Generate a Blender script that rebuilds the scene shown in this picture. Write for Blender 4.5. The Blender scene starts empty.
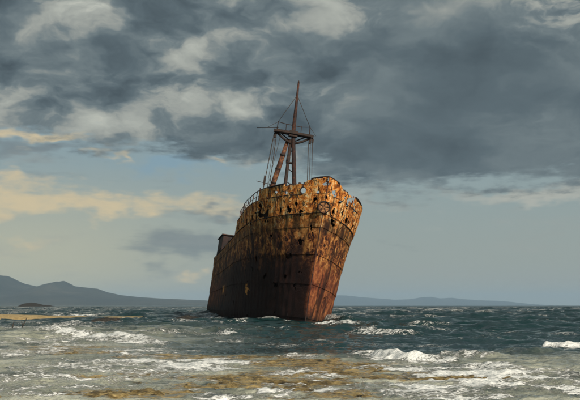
import bpy, bmesh, math, random
import numpy as np
from mathutils import Vector, Matrix, Euler

R = math.radians
random.seed(7)
scene = bpy.context.scene
COL = scene.collection

# ------------------------------------------------------------------ camera
CAM_H = 1.3            # eye height above the water (m)
FPX = 924.0            # focal length in pixels of a 580 px wide frame
HORIZON = 305.5
cam_d = bpy.data.cameras.new('camera')
cam = bpy.data.objects.new('camera', cam_d); COL.objects.link(cam)
cam.location = (0, 0, CAM_H); cam.rotation_euler = (R(90), 0, 0)
cam_d.sensor_width = 36.0; cam_d.lens = 36.0*FPX/580.0
cam_d.shift_y = (HORIZON-200.0)/580.0
cam_d.clip_start = 0.1; cam_d.clip_end = 90000
scene.camera = cam
scene.view_settings.view_transform = 'Standard'
scene.view_settings.look = 'None'
scene.view_settings.gamma = 1.0
scene.view_settings.use_curve_mapping = False
scene.view_settings.exposure = 0.0
scene.cycles.max_bounces = 4
scene.cycles.adaptive_threshold = 0.02
scene.cycles.volume_bounces = 0
scene.cycles.use_denoising = True

def ground(px, py, z=0.0):
    """point of the water plane that lies in direction px,py of the photograph"""
    y = FPX*(CAM_H-z)/(py-HORIZON)
    return ((px-290.0)/FPX*y, y)

# ------------------------------------------------------------------ node helper
class NG:
    def __init__(s, nt): s.nt = nt; s.n = nt.nodes; s.l = nt.links
    def node(s, t, **kw):
        nd = s.n.new(t)
        for k, v in kw.items(): setattr(nd, k, v)
        return nd
    def put(s, sock, v):
        if hasattr(v, 'is_output') or isinstance(v, bpy.types.NodeSocket): s.l.new(v, sock)
        elif isinstance(v, (tuple, list)):
            v = tuple(v)
            if sock.type == 'RGBA' and len(v) == 3: v = v+(1,)
            sock.default_value = v
        else: sock.default_value = v
    def m(s, op, a, b=0.0, c=0.0, clamp=False):
        nd = s.node('ShaderNodeMath', operation=op, use_clamp=clamp)
        s.put(nd.inputs[0], a); s.put(nd.inputs[1], b); s.put(nd.inputs[2], c)
        return nd.outputs[0]
    def add(s, a, b): return s.m('ADD', a, b)
    def sub(s, a, b): return s.m('SUBTRACT', a, b)
    def mul(s, a, b): return s.m('MULTIPLY', a, b)
    def div(s, a, b): return s.m('DIVIDE', a, b)
    def mx(s, a, b): return s.m('MAXIMUM', a, b)
    def ss(s, v, lo, hi, a=0.0, b=1.0):
        nd = s.node('ShaderNodeMapRange', interpolation_type='SMOOTHSTEP')
        s.put(nd.inputs[0], v); s.put(nd.inputs[1], lo); s.put(nd.inputs[2], hi); s.put(nd.inputs[3], a); s.put(nd.inputs[4], b)
        return nd.outputs[0]
    def lin(s, v, lo, hi, a=0.0, b=1.0):
        nd = s.node('ShaderNodeMapRange')
        s.put(nd.inputs[0], v); s.put(nd.inputs[1], lo); s.put(nd.inputs[2], hi); s.put(nd.inputs[3], a); s.put(nd.inputs[4], b)
        return nd.outputs[0]
    def mix(s, f, a, b, bt='MIX'):
        nd = s.node('ShaderNodeMix', data_type='RGBA', blend_type=bt, clamp_factor=True)
        s.put(nd.inputs[0], f); s.put(nd.inputs[6], a); s.put(nd.inputs[7], b)
        return nd.outputs[2]
    def xyz(s, v):
        nd = s.node('ShaderNodeSeparateXYZ'); s.put(nd.inputs[0], v); return nd.outputs
    def vec(s, x=0.0, y=0.0, z=0.0):
        nd = s.node('ShaderNodeCombineXYZ')
        s.put(nd.inputs[0], x); s.put(nd.inputs[1], y); s.put(nd.inputs[2], z); return nd.outputs[0]
    def vm(s, op, a, b):
        nd = s.node('ShaderNodeVectorMath', operation=op); s.put(nd.inputs[0], a); s.put(nd.inputs[1], b); return nd.outputs[0]
    def noise(s, v, scale, detail=4.0, rough=0.55, dist=0.0, typ='FBM', lac=2.0, dim='3D'):
        nd = s.node('ShaderNodeTexNoise', noise_dimensions=dim, noise_type=typ)
        if typ == 'FBM': nd.normalize = True
        s.put(nd.inputs['Vector'], v); nd.inputs['Scale'].default_value = scale
        nd.inputs['Detail'].default_value = detail; nd.inputs['Roughness'].default_value = rough
        nd.inputs['Lacunarity'].default_value = lac; nd.inputs['Distortion'].default_value = dist
        return nd.outputs[0]
    def ramp(s, f, stops, interp='LINEAR'):
        nd = s.node('ShaderNodeValToRGB'); cr = nd.color_ramp; cr.interpolation = interp
        while len(cr.elements) < len(stops): cr.elements.new(0.5)
        for e, (p, c) in zip(cr.elements, stops):
            e.position = p; e.color = tuple(c)+((1,) if len(c) == 3 else ())
        s.put(nd.inputs[0], f); return nd.outputs[0]
    def attr(s, name, fac=True):
        nd = s.node('ShaderNodeAttribute', attribute_name=name); return nd.outputs['Fac' if fac else 'Vector']

# ------------------------------------------------------------------ sun + sky
NOFF = 9.1           # which stretch of the cloud deck is overhead
SUN_AZ = 29.0      # degrees to the right of straight behind the camera
SUN_EL = 29.0
SUN_E = 5.0
sd = Vector((math.sin(R(SUN_AZ))*math.cos(R(SUN_EL)), -math.cos(R(SUN_AZ))*math.cos(R(SUN_EL)), math.sin(R(SUN_EL))))
sl = bpy.data.lights.new('sun', 'SUN'); sl.energy = SUN_E; sl.angle = R(4.0); sl.color = (1.0, 0.90, 0.76)
sun = bpy.data.objects.new('sun', sl); COL.objects.link(sun)
sun.rotation_euler = (-sd).to_track_quat('-Z', 'Y').to_euler(); sun.location = (30, -40, 60)

def build_world():
    w = bpy.data.worlds.new('World'); scene.world = w; w.use_nodes = True
    w.cycles.sampling_method = 'MANUAL'; w.cycles.sample_map_resolution = 512
    g = NG(w.node_tree); g.n.clear()
    out = g.node('ShaderNodeOutputWorld'); bg = g.node('ShaderNodeBackground')
    g.l.new(bg.outputs[0], out.inputs[0]); bg.inputs[1].default_value = 0.1
    sky = g.node('ShaderNodeTexSky'); sky.sky_type = 'NISHITA'; sky.sun_disc = False
    sky.sun_elevation = R(SUN_EL); sky.sun_rotation = math.atan2(sd.x, sd.y)
    sky.air_density = 1.4; sky.dust_density = 3.0
    D = g.node('ShaderNodeTexCoord').outputs['Generated']
    x, y, z = g.xyz(D)
    hor = g.m('SQRT', g.add(g.mul(x, x), g.mul(y, y)))
    az = g.m('ARCTAN2', x, y); el = g.m('ARCTAN2', z, hor)
    zz = g.add(g.mx(z, 0.0), 0.36)
    q = g.vec(g.div(x, zz), g.div(y, zz), 0.0)            # flat cloud layer seen in perspective
    U0 = g.mul(az, 924.0); V0 = g.mul(el, 924.0)           # azimuth / elevation in 1/924 rad
    P = g.vec(g.mul(U0, 0.01), g.mul(V0, 0.022), 3.1)
    wa = g.sub(g.noise(P, 1.1, 3, 0.6, dim='2D'), 0.5)
    wb = g.sub(g.noise(g.vm('ADD', P, (7.3, 2.2, 5.0)), 1.6, 3, 0.6, dim='2D'), 0.5)
    U = g.add(U0, g.mul(wa, 130.0)); V = g.add(V0, g.mul(wb, 46.0))
    def blob(px, py, ru, rv):
        a = g.div(g.sub(U, px-290.0), ru); b = g.div(g.sub(V, HORIZON-py), rv)
        d = g.add(g.mul(a, a), g.mul(b, b))
        return g.m('EXPONENT', g.mul(d, -1.0))
    def blobs(lst):
        t = None
        for (a, b, c, d, w_) in lst:
            k = g.mul(blob(a, b, c, d), w_); t = k if t is None else g.add(t, k)
        return t
    # ---- stratocumulus deck
    n0 = g.noise(g.vm('ADD', q, (5.0, 1.0, 2.0)), 6.0, 4, 0.55, dim='2D')
    n2w = g.noise(g.vm('ADD', q, (15.0, 7.0, 2.0)), 6.5, 4, 0.55, dim='2D')
    qw = g.vm('ADD', q, g.vec(g.mul(g.sub(n0, .5), 0.16), g.mul(g.sub(n2w, .5), 0.16), 0.0))
    n1 = g.noise(g.vm('ADD', qw, (NOFF, NOFF*.7, 0)), 4.6, 7, 0.54, dim='2D')
    vo = g.node('ShaderNodeTexVoronoi', feature='SMOOTH_F1', voronoi_dimensions='2D'); vo.inputs['Scale'].default_value = 7.0; vo.inputs['Smoothness'].default_value = .35
    vo.inputs['Detail'].default_value = 1.0; vo.inputs['Roughness'].default_value = .45
    g.put(vo.inputs['Vector'], qw)
    cell = vo.outputs['Distance']                          # rounded cloud bellies: dark centres, lighter seams
    n2 = g.noise(g.vm('ADD', qw, (3.0, 9.0, 0)), 7.5, 6, 0.58, dim='2D')
    smooth_r = g.ss(U0, -20.0, 110.0, 1.0, 0.20)           # the mass to the right is smoother
    lump = g.add(g.mul(g.sub(n1, 0.5), .55), g.mul(smooth_r, g.add(g.mul(g.sub(cell, 0.42), 0.58), g.mul(g.sub(n2, 0.5), 0.85))))
    relief = 0.0
    light = blobs([(95, 18, 45, 20, .16), (238, 28, 40, 16, .08), (180, 55, 36, 14, .13), (170, 95, 50, 18, .13),
                   (345, 20, 55, 20, .20), (560, 25, 60, 30, .36), (30, 105, 80, 20, .10), (430, 60, 60, 18, .05),
                   (300, 100, 40, 20, .10), (120, 130, 70, 10, .10), (545, 130, 50, 16, .06)])
    dark = blobs([(470, 105, 120, 50, .17), (400, 165, 70, 26, .17), (20, 60, 70, 24, .12), (330, 60, 50, 22, .12),
                  (215, 120, 70, 24, .09), (90, 75, 60, 20, .10), (265, 150, 60, 16, .10), (500, 60, 60, 20, .08), (290, 70, 60, 26, .08), (60, 110, 60, 16, .06)])
    bright = g.add(g.add(g.add(g.sub(0.43, g.mul(smooth_r, .11)), g.mul(lump, 1.0)), g.mul(relief, 0.9)), g.sub(g.mul(light, g.ss(n2, .38, .62, .15, 1.35)), dark))
    deck = g.ramp(bright, [(0.08, (.062, .085, .100)), (0.30, (.098, .132, .150)), (0.48, (.160, .200, .212)),
                           (0.64, (.32, .34, .315)), (0.85, (.45, .47, .42)), (1.0, (.60, .60, .52))])
    # ---- lower, hazy sky under the deck
    low = g.ramp(g.lin(V0, 0.0, 190.0), [(0.0, (.375, .400, .355)), (0.25, (.340, .385, .355)), (0.55, (.295, .365, .365)), (1.0, (.235, .340, .395))])
    warm_l = g.ss(U0, 10.0, -260.0)
    low = g.mix(g.mul(warm_l, g.ss(V0, 150.0, 20.0, 0.0, 0.85)), low, (.56, .54, .38))
    nish = g.node('ShaderNodeVectorMath', operation='SCALE'); g.l.new(sky.outputs[0], nish.inputs[0]); nish.inputs[3].default_value = 0.06
    low = g.mix(0.12, low, nish.outputs[0])
    st = g.noise(g.vec(g.mul(U0, 0.010), g.mul(V0, 0.055), 0.0), 1.0, 5, 0.6, dim='2D')
    st2 = g.noise(g.vec(g.mul(U0, 0.030), g.mul(V0, 0.085), 4.0), 1.0, 5, 0.62, dim='2D')
    # cream lit banks
    cream = blobs([(45, 139, 75, 8, 1.1), (50, 205, 150, 13, 0.90), (235, 162, 22, 5, .9), (30, 186, 40, 7, .6), (200, 275, 16, 6, .75),
                   (118, 158, 10, 6, .8), (520, 197, 120, 10, .95), (420, 232, 90, 8, .22), (340, 190, 40, 14, .35), (0, 245, 40, 8, .45), (230, 207, 80, 8, .25)])
    cream = g.ss(g.add(cream, g.add(g.mul(g.sub(st2, 0.5), 0.9), g.mul(g.sub(st, 0.5), 0.9))), 0.15, 0.95)
    cream_c = g.mix(g.ss(U0, 0.0, 60.0), (.70, .56, .33), (.46, .46, .40))
    low = g.mix(g.mul(cream, 0.8), low, cream_c)
    low = g.mix(g.mul(g.ss(blob(185, 166, 70, 13), .15, .9), .55), low, (.20, .34, .45))
    grey = blobs([(50, 156, 95, 11, 1.0), (190, 245, 75, 20, .95), (205, 213, 40, 7, .7), (60, 178, 60, 5, .4), (380, 252, 70, 4, .5), (150, 185, 60, 6, .45), (480, 240, 80, 5, .25)])
    grey = g.ss(g.add(grey, g.mul(g.sub(st, 0.5), 1.5)), 0.25, 1.0)
    low = g.mix(g.mul(grey, 0.75), low, (.165, .200, .215))
    wisps = g.ss(st, 0.52, 0.75)
    low = g.mix(g.mul(wisps, 0.25), low, (.34, .35, .32))
    # ---- edge of the deck
    edge = g.add(g.lin(U0, -290.0, 290.0, 168.0, 104.0), blobs([(400, 190, 60, 40, -14.0), (560, 170, 90, 40, 10.0)]))
    e2 = g.add(g.sub(V0, edge), g.add(g.mul(g.sub(st, 0.5), 70.0), g.mul(g.sub(st2, 0.5), 46.0)))
    dm = g.ss(e2, -13.0, 15.0)
    col = g.mix(dm, low, deck)
    # below the horizon: dim sea-grey so that nothing glows from under
    col = g.mix(g.ss(V0, -4.0, -40.0), col, (.10, .12, .12))
    sc = g.node('ShaderNodeVectorMath', operation='SCALE'); g.l.new(col, sc.inputs[0]); sc.inputs[3].default_value = 10.0
    g.l.new(sc.outputs[0], bg.inputs[0])
build_world()

# ------------------------------------------------------------------ numpy noise
def _h(ix, iy, iz):
    n = (ix.astype(np.int64)*374761393 + iy.astype(np.int64)*668265263 + iz.astype(np.int64)*2147483647) & 0xffffffff
    n = ((n ^ (n >> 13))*1274126177) & 0xffffffff
    n = ((n ^ (n >> 16))*2246822519) & 0xffffffff
    return ((n ^ (n >> 15)) & 0xffffff)/float(0xffffff)
def vnoise(x, y, z=0.0):
    x, y, z = np.broadcast_arrays(np.asarray(x, float), np.asarray(y, float), np.asarray(z, float))
    ix, iy, iz = np.floor(x), np.floor(y), np.floor(z)
    fx, fy, fz = x-ix, y-iy, z-iz
    fx = fx*fx*fx*(fx*(fx*6-15)+10); fy = fy*fy*fy*(fy*(fy*6-15)+10); fz = fz*fz*fz*(fz*(fz*6-15)+10)
    r = 0
    for dz in (0, 1):
        wz = fz if dz else 1-fz
        for dy in (0, 1):
            wy = fy if dy else 1-fy
            a = _h(ix, iy+dy, iz+dz); b = _h(ix+1, iy+dy, iz+dz)
            r = r+wz*wy*(a*(1-fx)+b*fx)
    return r
def fbm(x, y, z=0.0, o=4, g=0.5):
    t = 0; a = 1.0; s = 0; k = 1.0
    for i in range(o):
        t = t+a*vnoise(np.asarray(x)*k+i*17.3, np.asarray(y)*k+i*9.1, np.asarray(z)*k+i*5.7); s += a; a *= g; k *= 2.03
    return t/s
def ridged(x, y, o=3, z=0.0):
    t = 0; a = 1.0; s = 0; k = 1.0
    for i in range(o):
        t = t+a*(1-np.abs(2*vnoise(np.asarray(x)*k+i*11.3, np.asarray(y)*k+i*3.1, z+i*2.7)-1)); s += a; a *= .5; k *= 2.1
    return t/s
def sst(v, a, b):
    t = np.clip((np.asarray(v, float)-a)/(b-a), 0, 1); return t*t*(3-2*t)

# ------------------------------------------------------------------ object helpers
def mesh_obj(name, verts, faces, mat, parent=None, smooth=False):
    me = bpy.data.meshes.new(name); me.from_pydata(verts, [], faces); me.update()
    if smooth: me.shade_smooth()
    o = bpy.data.objects.new(name, me); COL.objects.link(o)
    if mat: me.materials.append(mat)
    if parent: o.parent = parent
    return o
def grid_obj(name, X, Y, Z, mat, attrs=None, parent=None, smooth=True):
    r, c = X.shape
    co = np.stack([X, Y, Z], -1).reshape(-1, 3).astype(np.float32)
    i = np.arange(r*c).reshape(r, c)
    f = np.stack([i[:-1, :-1], i[:-1, 1:], i[1:, 1:], i[1:, :-1]], -1).reshape(-1, 4)
    me = bpy.data.meshes.new(name)
    me.vertices.add(len(co)); me.vertices.foreach_set('co', co.ravel())
    me.loops.add(f.size); me.loops.foreach_set('vertex_index', f.ravel().astype(np.int32))
    me.polygons.add(len(f)); me.polygons.foreach_set('loop_start', np.arange(0, f.size, 4, dtype=np.int32))
    me.update(calc_edges=True); me.validate()
    if smooth: me.shade_smooth()
    for k, v in (attrs or {}).items():
        a = me.attributes.new(k, 'FLOAT', 'POINT'); a.data.foreach_set('value', v.astype(np.float32).ravel())
    o = bpy.data.objects.new(name, me); COL.objects.link(o); me.materials.append(mat)
    if parent: o.parent = parent
    return o
def tag(o, label=None, cat=None, group=None, kind=None):
    if label: o['label'] = label
    if cat: o['category'] = cat
    if group: o['group'] = group
    if kind: o['kind'] = kind
    return o
class MB:
    """collects simple solids into one mesh"""
    def __init__(s): s.v = []; s.f = []
    def tube(s, pts, rad, n=8, caps=True):
        pts = [Vector(p) for p in pts]
        rad = list(rad) if isinstance(rad, (list, tuple)) else [rad]*len(pts)
        b = len(s.v); up = None
        for i, p in enumerate(pts):
            d = (pts[min(i+1, len(pts)-1)]-pts[max(i-1, 0)]).normalized()
            if up is None:
                up = Vector((0, 0, 1)) if abs(d.z) < .9 else Vector((1, 0, 0))
            a = d.cross(up).normalized(); c = a.cross(d).normalized(); up = c
            for k in range(n):
                t = 2*math.pi*k/n
                s.v.append(tuple(p+(a*math.cos(t)+c*math.sin(t))*rad[i]))
        for i in range(len(pts)-1):
            for k in range(n):
                k2 = (k+1) % n
                s.f.append((b+i*n+k, b+i*n+k2, b+(i+1)*n+k2, b+(i+1)*n+k))
        if caps:
            s.f.append(tuple(b+k for k in range(n))[::-1]); s.f.append(tuple(b+(len(pts)-1)*n+k for k in range(n)))
        return s
    def box(s, c, size, rot=None):
        c = Vector(c); h = Vector(size)/2; b = len(s.v)
        for dx, dy, dz in ((-1,-1,-1),(1,-1,-1),(1,1,-1),(-1,1,-1),(-1,-1,1),(1,-1,1),(1,1,1),(-1,1,1)):
            p = Vector((dx*h.x, dy*h.y, dz*h.z))
            if rot: p = rot @ p
            s.v.append(tuple(c+p))
        for f in ((0,3,2,1),(4,5,6,7),(0,1,5,4),(1,2,6,5),(2,3,7,6),(3,0,4,7)): s.f.append(tuple(b+k for k in f))
        return s
    def prism(s, poly, z0, z1):
        """poly: list of (x,y); z0,z1 may be functions of (x,y)"""
        b = len(s.v); n = len(poly)
        for zz in (z0, z1):
            for (x, y) in poly: s.v.append((x, y, zz(x, y) if callable(zz) else zz))
        s.f.append(tuple(b+k for k in range(n))[::-1]); s.f.append(tuple(b+n+k for k in range(n)))
        for k in range(n):
            k2 = (k+1) % n; s.f.append((b+k, b+k2, b+n+k2, b+n+k))
        return s
    def build(s, name, mat, parent=None, smooth=False):
        return mesh_obj(name, s.v, s.f, mat, parent, smooth)

# ------------------------------------------------------------------ materials
def mat_new(name):
    m = bpy.data.materials.new(name); m.use_nodes = True
    g = NG(m.node_tree); g.n.clear()
    out = g.node('ShaderNodeOutputMaterial'); b = g.node('ShaderNodeBsdfPrincipled')
    g.l.new(b.outputs[0], out.inputs[0])
    return m, g, b, out
def bump(g, b, h, strength, dist):
    bp = g.node('ShaderNodeBump'); bp.inputs['Strength'].default_value = strength; bp.inputs['Distance'].default_value = dist
    g.put(bp.inputs['Height'], h); g.l.new(bp.outputs[0], b.inputs['Normal']); return bp

def mat_hull():
    m, g, b, out = mat_new('rusted_plating')
    P = g.node('ShaderNodeTexCoord').outputs['Object']
    x, y, z = g.xyz(P)
    rel = g.attr('rel')
    big = g.noise(P, 0.50, 4, 0.6, 0.4)
    mid = g.noise(P, 1.6, 6, 0.67, 0.7)
    mid2 = g.noise(g.vm('ADD', P, (11.0, 4.0, 7.0)), 2.8, 5, 0.67, 0.8)
    fine = g.noise(P, 10.0, 5, 0.68, 0.3)
    drip = g.noise(g.vec(g.mul(x, 3.4), g.mul(y, 3.4), g.mul(z, 0.42)), 1.0, 5, 0.62, 0.2)
    drip2 = g.noise(g.vec(g.mul(x, 1.2), g.mul(y, 1.2), g.mul(z, 0.22)), 1.0, 5, 0.62, 0.5)
    relw = g.add(rel, g.add(g.mul(g.sub(mid, 0.5), 1.8), g.mul(g.sub(drip, 0.5), 2.6)))
    tone = g.add(g.mul(mid, 0.55), g.add(g.mul(mid2, 0.35), g.mul(fine, 0.22)))        # about .35 .. .75
    # bright flaking orange-ochre high up
    och = g.ramp(tone, [(0.42, (.010, .005, .004)), (0.48, (.13, .038, .010)), (0.52, (.56, .165, .024)), (0.57, (.82, .33, .065)), (0.615, (.86, .56, .24)), (0.68, (.86, .76, .52))])
    och = g.mix(g.ss(mid2, 0.535, 0.60, 0.0, 0.95), och, (.020, .009, .006))
    och = g.mix(g.ss(drip, 0.54, 0.63, 0.0, 0.90), och, (.030, .012, .007))
    # red-brown rust on the topsides
    brn = g.ramp(tone, [(0.44, (.007, .004, .004)), (0.52, (.055, .017, .009)), (0.57, (.30, .095, .026)), (0.64, (.66, .31, .085)), (0.72, (.80, .56, .26))])
    brn = g.mix(g.ss(drip2, 0.52, 0.66, 0.0, 0.8), brn, g.mix(mid2, (.20, .065, .014), (.66, .32, .085)))
    brn = g.mix(g.ss(drip, 0.56, 0.66, 0.0, 0.85), brn, (.016, .009, .008))
    # smooth red oxide further down
    mar = g.ramp(g.add(g.mul(mid, 0.5), g.mul(big, 0.5)), [(0.38, (.05, .014, .008)), (0.47, (.19, .050, .022)), (0.56, (.42, .145, .050)), (0.70, (.58, .28, .11))])
    mar = g.mix(g.ss(mid2, 0.55, 0.66, 0.0, 0.8), mar, (.035, .012, .008))
    blk = g.mix(g.ss(mid, 0.52, 0.68), (.008, .007, .006), (.075, .027, .010))
    c = g.mix(g.ss(relw, -1.7, 0.15), brn, och)
    olive = g.mul(g.ss(rel, -1.45, -1.0), g.ss(rel, 0.10, -0.25))
    c = g.mix(g.mul(olive, g.ss(drip2, .40, .58, .78, .2)), c, g.mix(mid, (.022, .013, .006), (.10, .062, .018)))
    c = g.mix(g.ss(relw, -2.9, -4.3), c, mar)
    zb = g.add(z, g.mul(g.sub(big, 0.5), 3.0))
    c = g.mix(g.ss(zb, 1.5, 0.2), c, blk)
    blot = g.noise(g.vec(g.mul(x, .55), g.mul(y, .9), g.mul(z, .30)), 1.0, 5, .62, .6)
    c = g.mix(g.mul(g.ss(blot, .50, .60, 0.0, .85), g.ss(rel, .3, -.6)), c, g.mix(mid2, (.006, .004, .004), (.05, .020, .012)))
    # shade of the starboard side painted into the colour, down to the water
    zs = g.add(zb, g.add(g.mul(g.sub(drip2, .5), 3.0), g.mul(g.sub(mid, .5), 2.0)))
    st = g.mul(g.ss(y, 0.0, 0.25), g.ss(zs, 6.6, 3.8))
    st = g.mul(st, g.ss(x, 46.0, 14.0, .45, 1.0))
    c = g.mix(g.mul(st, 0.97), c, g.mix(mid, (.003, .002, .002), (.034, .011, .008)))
    # two ragged orange patches low on the starboard side
    def spot(sx, sz, rx, rz):
        a = g.div(g.sub(g.add(x, g.mul(g.sub(mid2, .5), 5.0*rx)), sx), rx); d = g.div(g.sub(g.add(z, g.mul(g.sub(mid, .5), 4.5*rz)), sz), rz)
        return g.mul(g.ss(g.add(g.mul(a, a), g.mul(d, d)), 1.0, 0.55), g.ss(y, 0.0, 1.0))
    c = g.mix(g.add(spot(10.0, 2.1, .42, .42), spot(25.5, 2.3, 1.7, .50)), c, g.mix(fine, (.48, .16, .03), (.72, .38, .10)))
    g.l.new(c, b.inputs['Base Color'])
    b.inputs['Roughness'].default_value = 0.8; b.inputs['Specular IOR Level'].default_value = 0.25
    bump(g, b, g.add(g.mul(tone, 0.8), g.mul(fine, 0.4)), 1.0, 0.10)
    return m
def mat_rust(name, c1, c2, c3, scale=6.0, rough=.8):
    m, g, b, out = mat_new(name)
    P = g.node('ShaderNodeTexCoord').outputs['Object']
    n = g.noise(P, scale, 6, 0.65, 0.4); n2 = g.noise(P, scale*.3, 3, 0.6)
    g.l.new(g.ramp(g.add(g.mul(n, .7), g.mul(n2, .35)), [(0.35, c1), (0.52, c2), (0.70, c3)]), b.inputs['Base Color'])
    b.inputs['Roughness'].default_value = rough
    bump(g, b, n, 0.6, 0.03)
    return m
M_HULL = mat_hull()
M_DARK = mat_rust('dark_scale', (.006, .004, .003), (.016, .008, .005), (.05, .018, .008))
M_RUST = mat_rust('mast_rust', (.006, .003, .003), (.025, .008, .005), (.16, .045, .014), 2.6)
M_BOOM = mat_rust('boom_rust', (.010, .005, .004), (.06, .020, .009), (.30, .12, .04), 3.2)
M_HOUSE = mat_rust('deckhouse_rust', (.006, .003, .003), (.022, .008, .006), (.08, .026, .012), 1.6)
M_OCHRE = mat_rust('ochre_scale', (.05, .02, .01), (.40, .17, .04), (.62, .36, .12), 5.0)
M_BOSS = mat_rust('boss_scale', (.012, .006, .004), (.16, .06, .016), (.52, .28, .09), 7.0)
M_CABLE = mat_rust('cable_steel', (.02, .016, .014), (.035, .026, .02), (.06, .035, .02), 8.0)

# ------------------------------------------------------------------ sea state (numpy)
rng = np.random.default_rng(5)
COMP = []
for i in range(46):
    lam = 0.9*(18.0/0.9)**(i/45.0)
    th = rng.normal(0, .55)+0.16                       # running towards the shore, slightly from the right
    COMP.append((2*math.pi/lam, th, rng.uniform(0, 6.28), lam))
# breaking crests: (list of image points on the water, crest height m, foam amount, half width m)
BREAK = [
    ([(48, 331.5), (75, 334), (100, 337), (130, 341), (168, 347)], .13, 1.1, .66),
    ([(348, 353.5), (362, 355), (385, 358), (420, 361), (470, 363)], .15, .92, .42),
    ([(470, 364), (510, 368), (545, 371), (590, 374), (640, 377)], .07, .8, .55),
    ([(541, 347), (560, 347.5), (590, 348), (640, 349)], .15, .92, .45),
    ([(282, 355.5), (300, 356.5), (330, 358)], .10, .8, .5),
    ([(352, 333), (380, 335), (418, 337.5)], .16, .55, .7),
    ([(214, 333.5), (240, 336)], .12, .75, .6),
    ([(264, 324.2), (279, 324.6)], .10, .8, .8),
    ([(306, 324.4), (338, 325.0), (358, 326)], .10, .62, .9),
    ([(70, 316), (92, 316.6)], .1, .7, 3.0), ([(18, 315.2), (26, 315.4)], .1, .9, 2.4), ([(49, 315.3), (55, 315.4)], .1, .7, 2.0),
    ([(466, 308.6), (469, 308.6)], .3, .8, 8.0), ([(190, 316.5), (206, 317)], .05, .5, 3.0),
    ([(210, 323.2), (235, 324.4), (262, 325.0)], .06, .42, .7), ([(420, 331), (450, 332)], .10, .4, .8), ([(300, 346), (345, 347.5)], .10, .42, .5), ([(60, 326.5), (110, 328.5)], .05, .5, .7), ([(440, 356), (500, 359)], .10, .5, .4),
    ([(468, 340), (500, 341)], .16, .2, 1.2), ([(500, 352), (540, 354)], .16, .15, .9),
]
# foam sheets left by spent waves: px, py, half-width px, half-height px, amount
SHEET = [(175, 364, 80, 6, .95), (215, 368, 45, 5, .7), (268, 389, 12, 6, .95), (330, 388, 70, 7, .84), (400, 391, 75, 8, .86), (505, 380, 95, 10, 1.12),
         (555, 384, 70, 11, 1.08), (430, 370, 75, 4, .9), (130, 366, 28, 3, .85), (60, 342, 90, 6, .58), (20, 352, 60, 7, .58), (90, 372, 120, 17, .55),
         (40, 388, 80, 11, .58), (170, 385, 70, 9, .5), (305, 376, 45, 5, .6), (450, 396, 90, 6, .72), (250, 397, 70, 5, .55), (140, 352, 60, 5, .54), (380, 369, 45, 4, .62),
         (150, 335, 120, 3, .34), (30, 328, 70, 4, .5), (300, 345, 60, 2.2, .36), (420, 345, 60, 1.8, .3), (230, 342, 30, 2, .34)]
# sand and weed-brown rock shelf just awash: px, py, half-width, half-height, height m
BANK = [(72, 350, 34, 3.2, -0.020), (85, 353, 26, 2, -0.025), (218, 357.5, 90, 1.8, -0.016), (310, 364, 54, 4, -0.007), (345, 371, 52, 4, -0.011), (440, 378.5, 48, 4, -0.007),
        (380, 381, 46, 3, -0.016), (245, 382, 56, 5, -0.007), (200, 384, 30, 4, -0.011), (130, 394, 54, 4.4, -0.007), (300, 387, 20, 5, -0.016), (5, 398, 20, 4, -0.007), (100, 395, 20, 4, -0.016),
        (330, 395, 36, 4, -0.020), (265, 376, 46, 3, -0.025), (130, 374, 20, 2.4, -0.034), (160, 357, 46, 2, -0.034)]

def ell(X, Y, px, py, rx, ry, n1=None, sharp=1.0):
    cx, cy = ground(px, py); _, y0 = ground(px, py-ry); _, y1 = ground(px, py+ry)
    hx = rx/FPX*cy; hy = (y0-y1)/2
    cy = (y0+y1)/2
    d = ((X-cx)/hx)**2+((Y-cy)/hy)**2
    return np.exp(-np.minimum(d, 30)*sharp)

def polyline_d(X, Y, pts):
    """signed across-distance (+ seaward) and along-parameter mask to a polyline of world points"""
    P = [ground(*p) for p in pts]
    best = np.full(X.shape, 1e9); sgn = np.zeros(X.shape); tt = np.zeros(X.shape)
    n = len(P)-1
    for i in range(n):
        ax, ay = P[i]; bx, by = P[i+1]; dx, dy = bx-ax, by-ay; L2 = dx*dx+dy*dy
        t = np.clip(((X-ax)*dx+(Y-ay)*dy)/L2, 0, 1)
        ex = X-(ax+t*dx); ey = Y-(ay+t*dy); d = np.hypot(ex, ey)
        k = d < best; best = np.where(k, d, best); sgn = np.where(k, np.sign(ey), sgn); tt = np.where(k, (i+t)/n, tt)
    return best*sgn, tt

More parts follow.
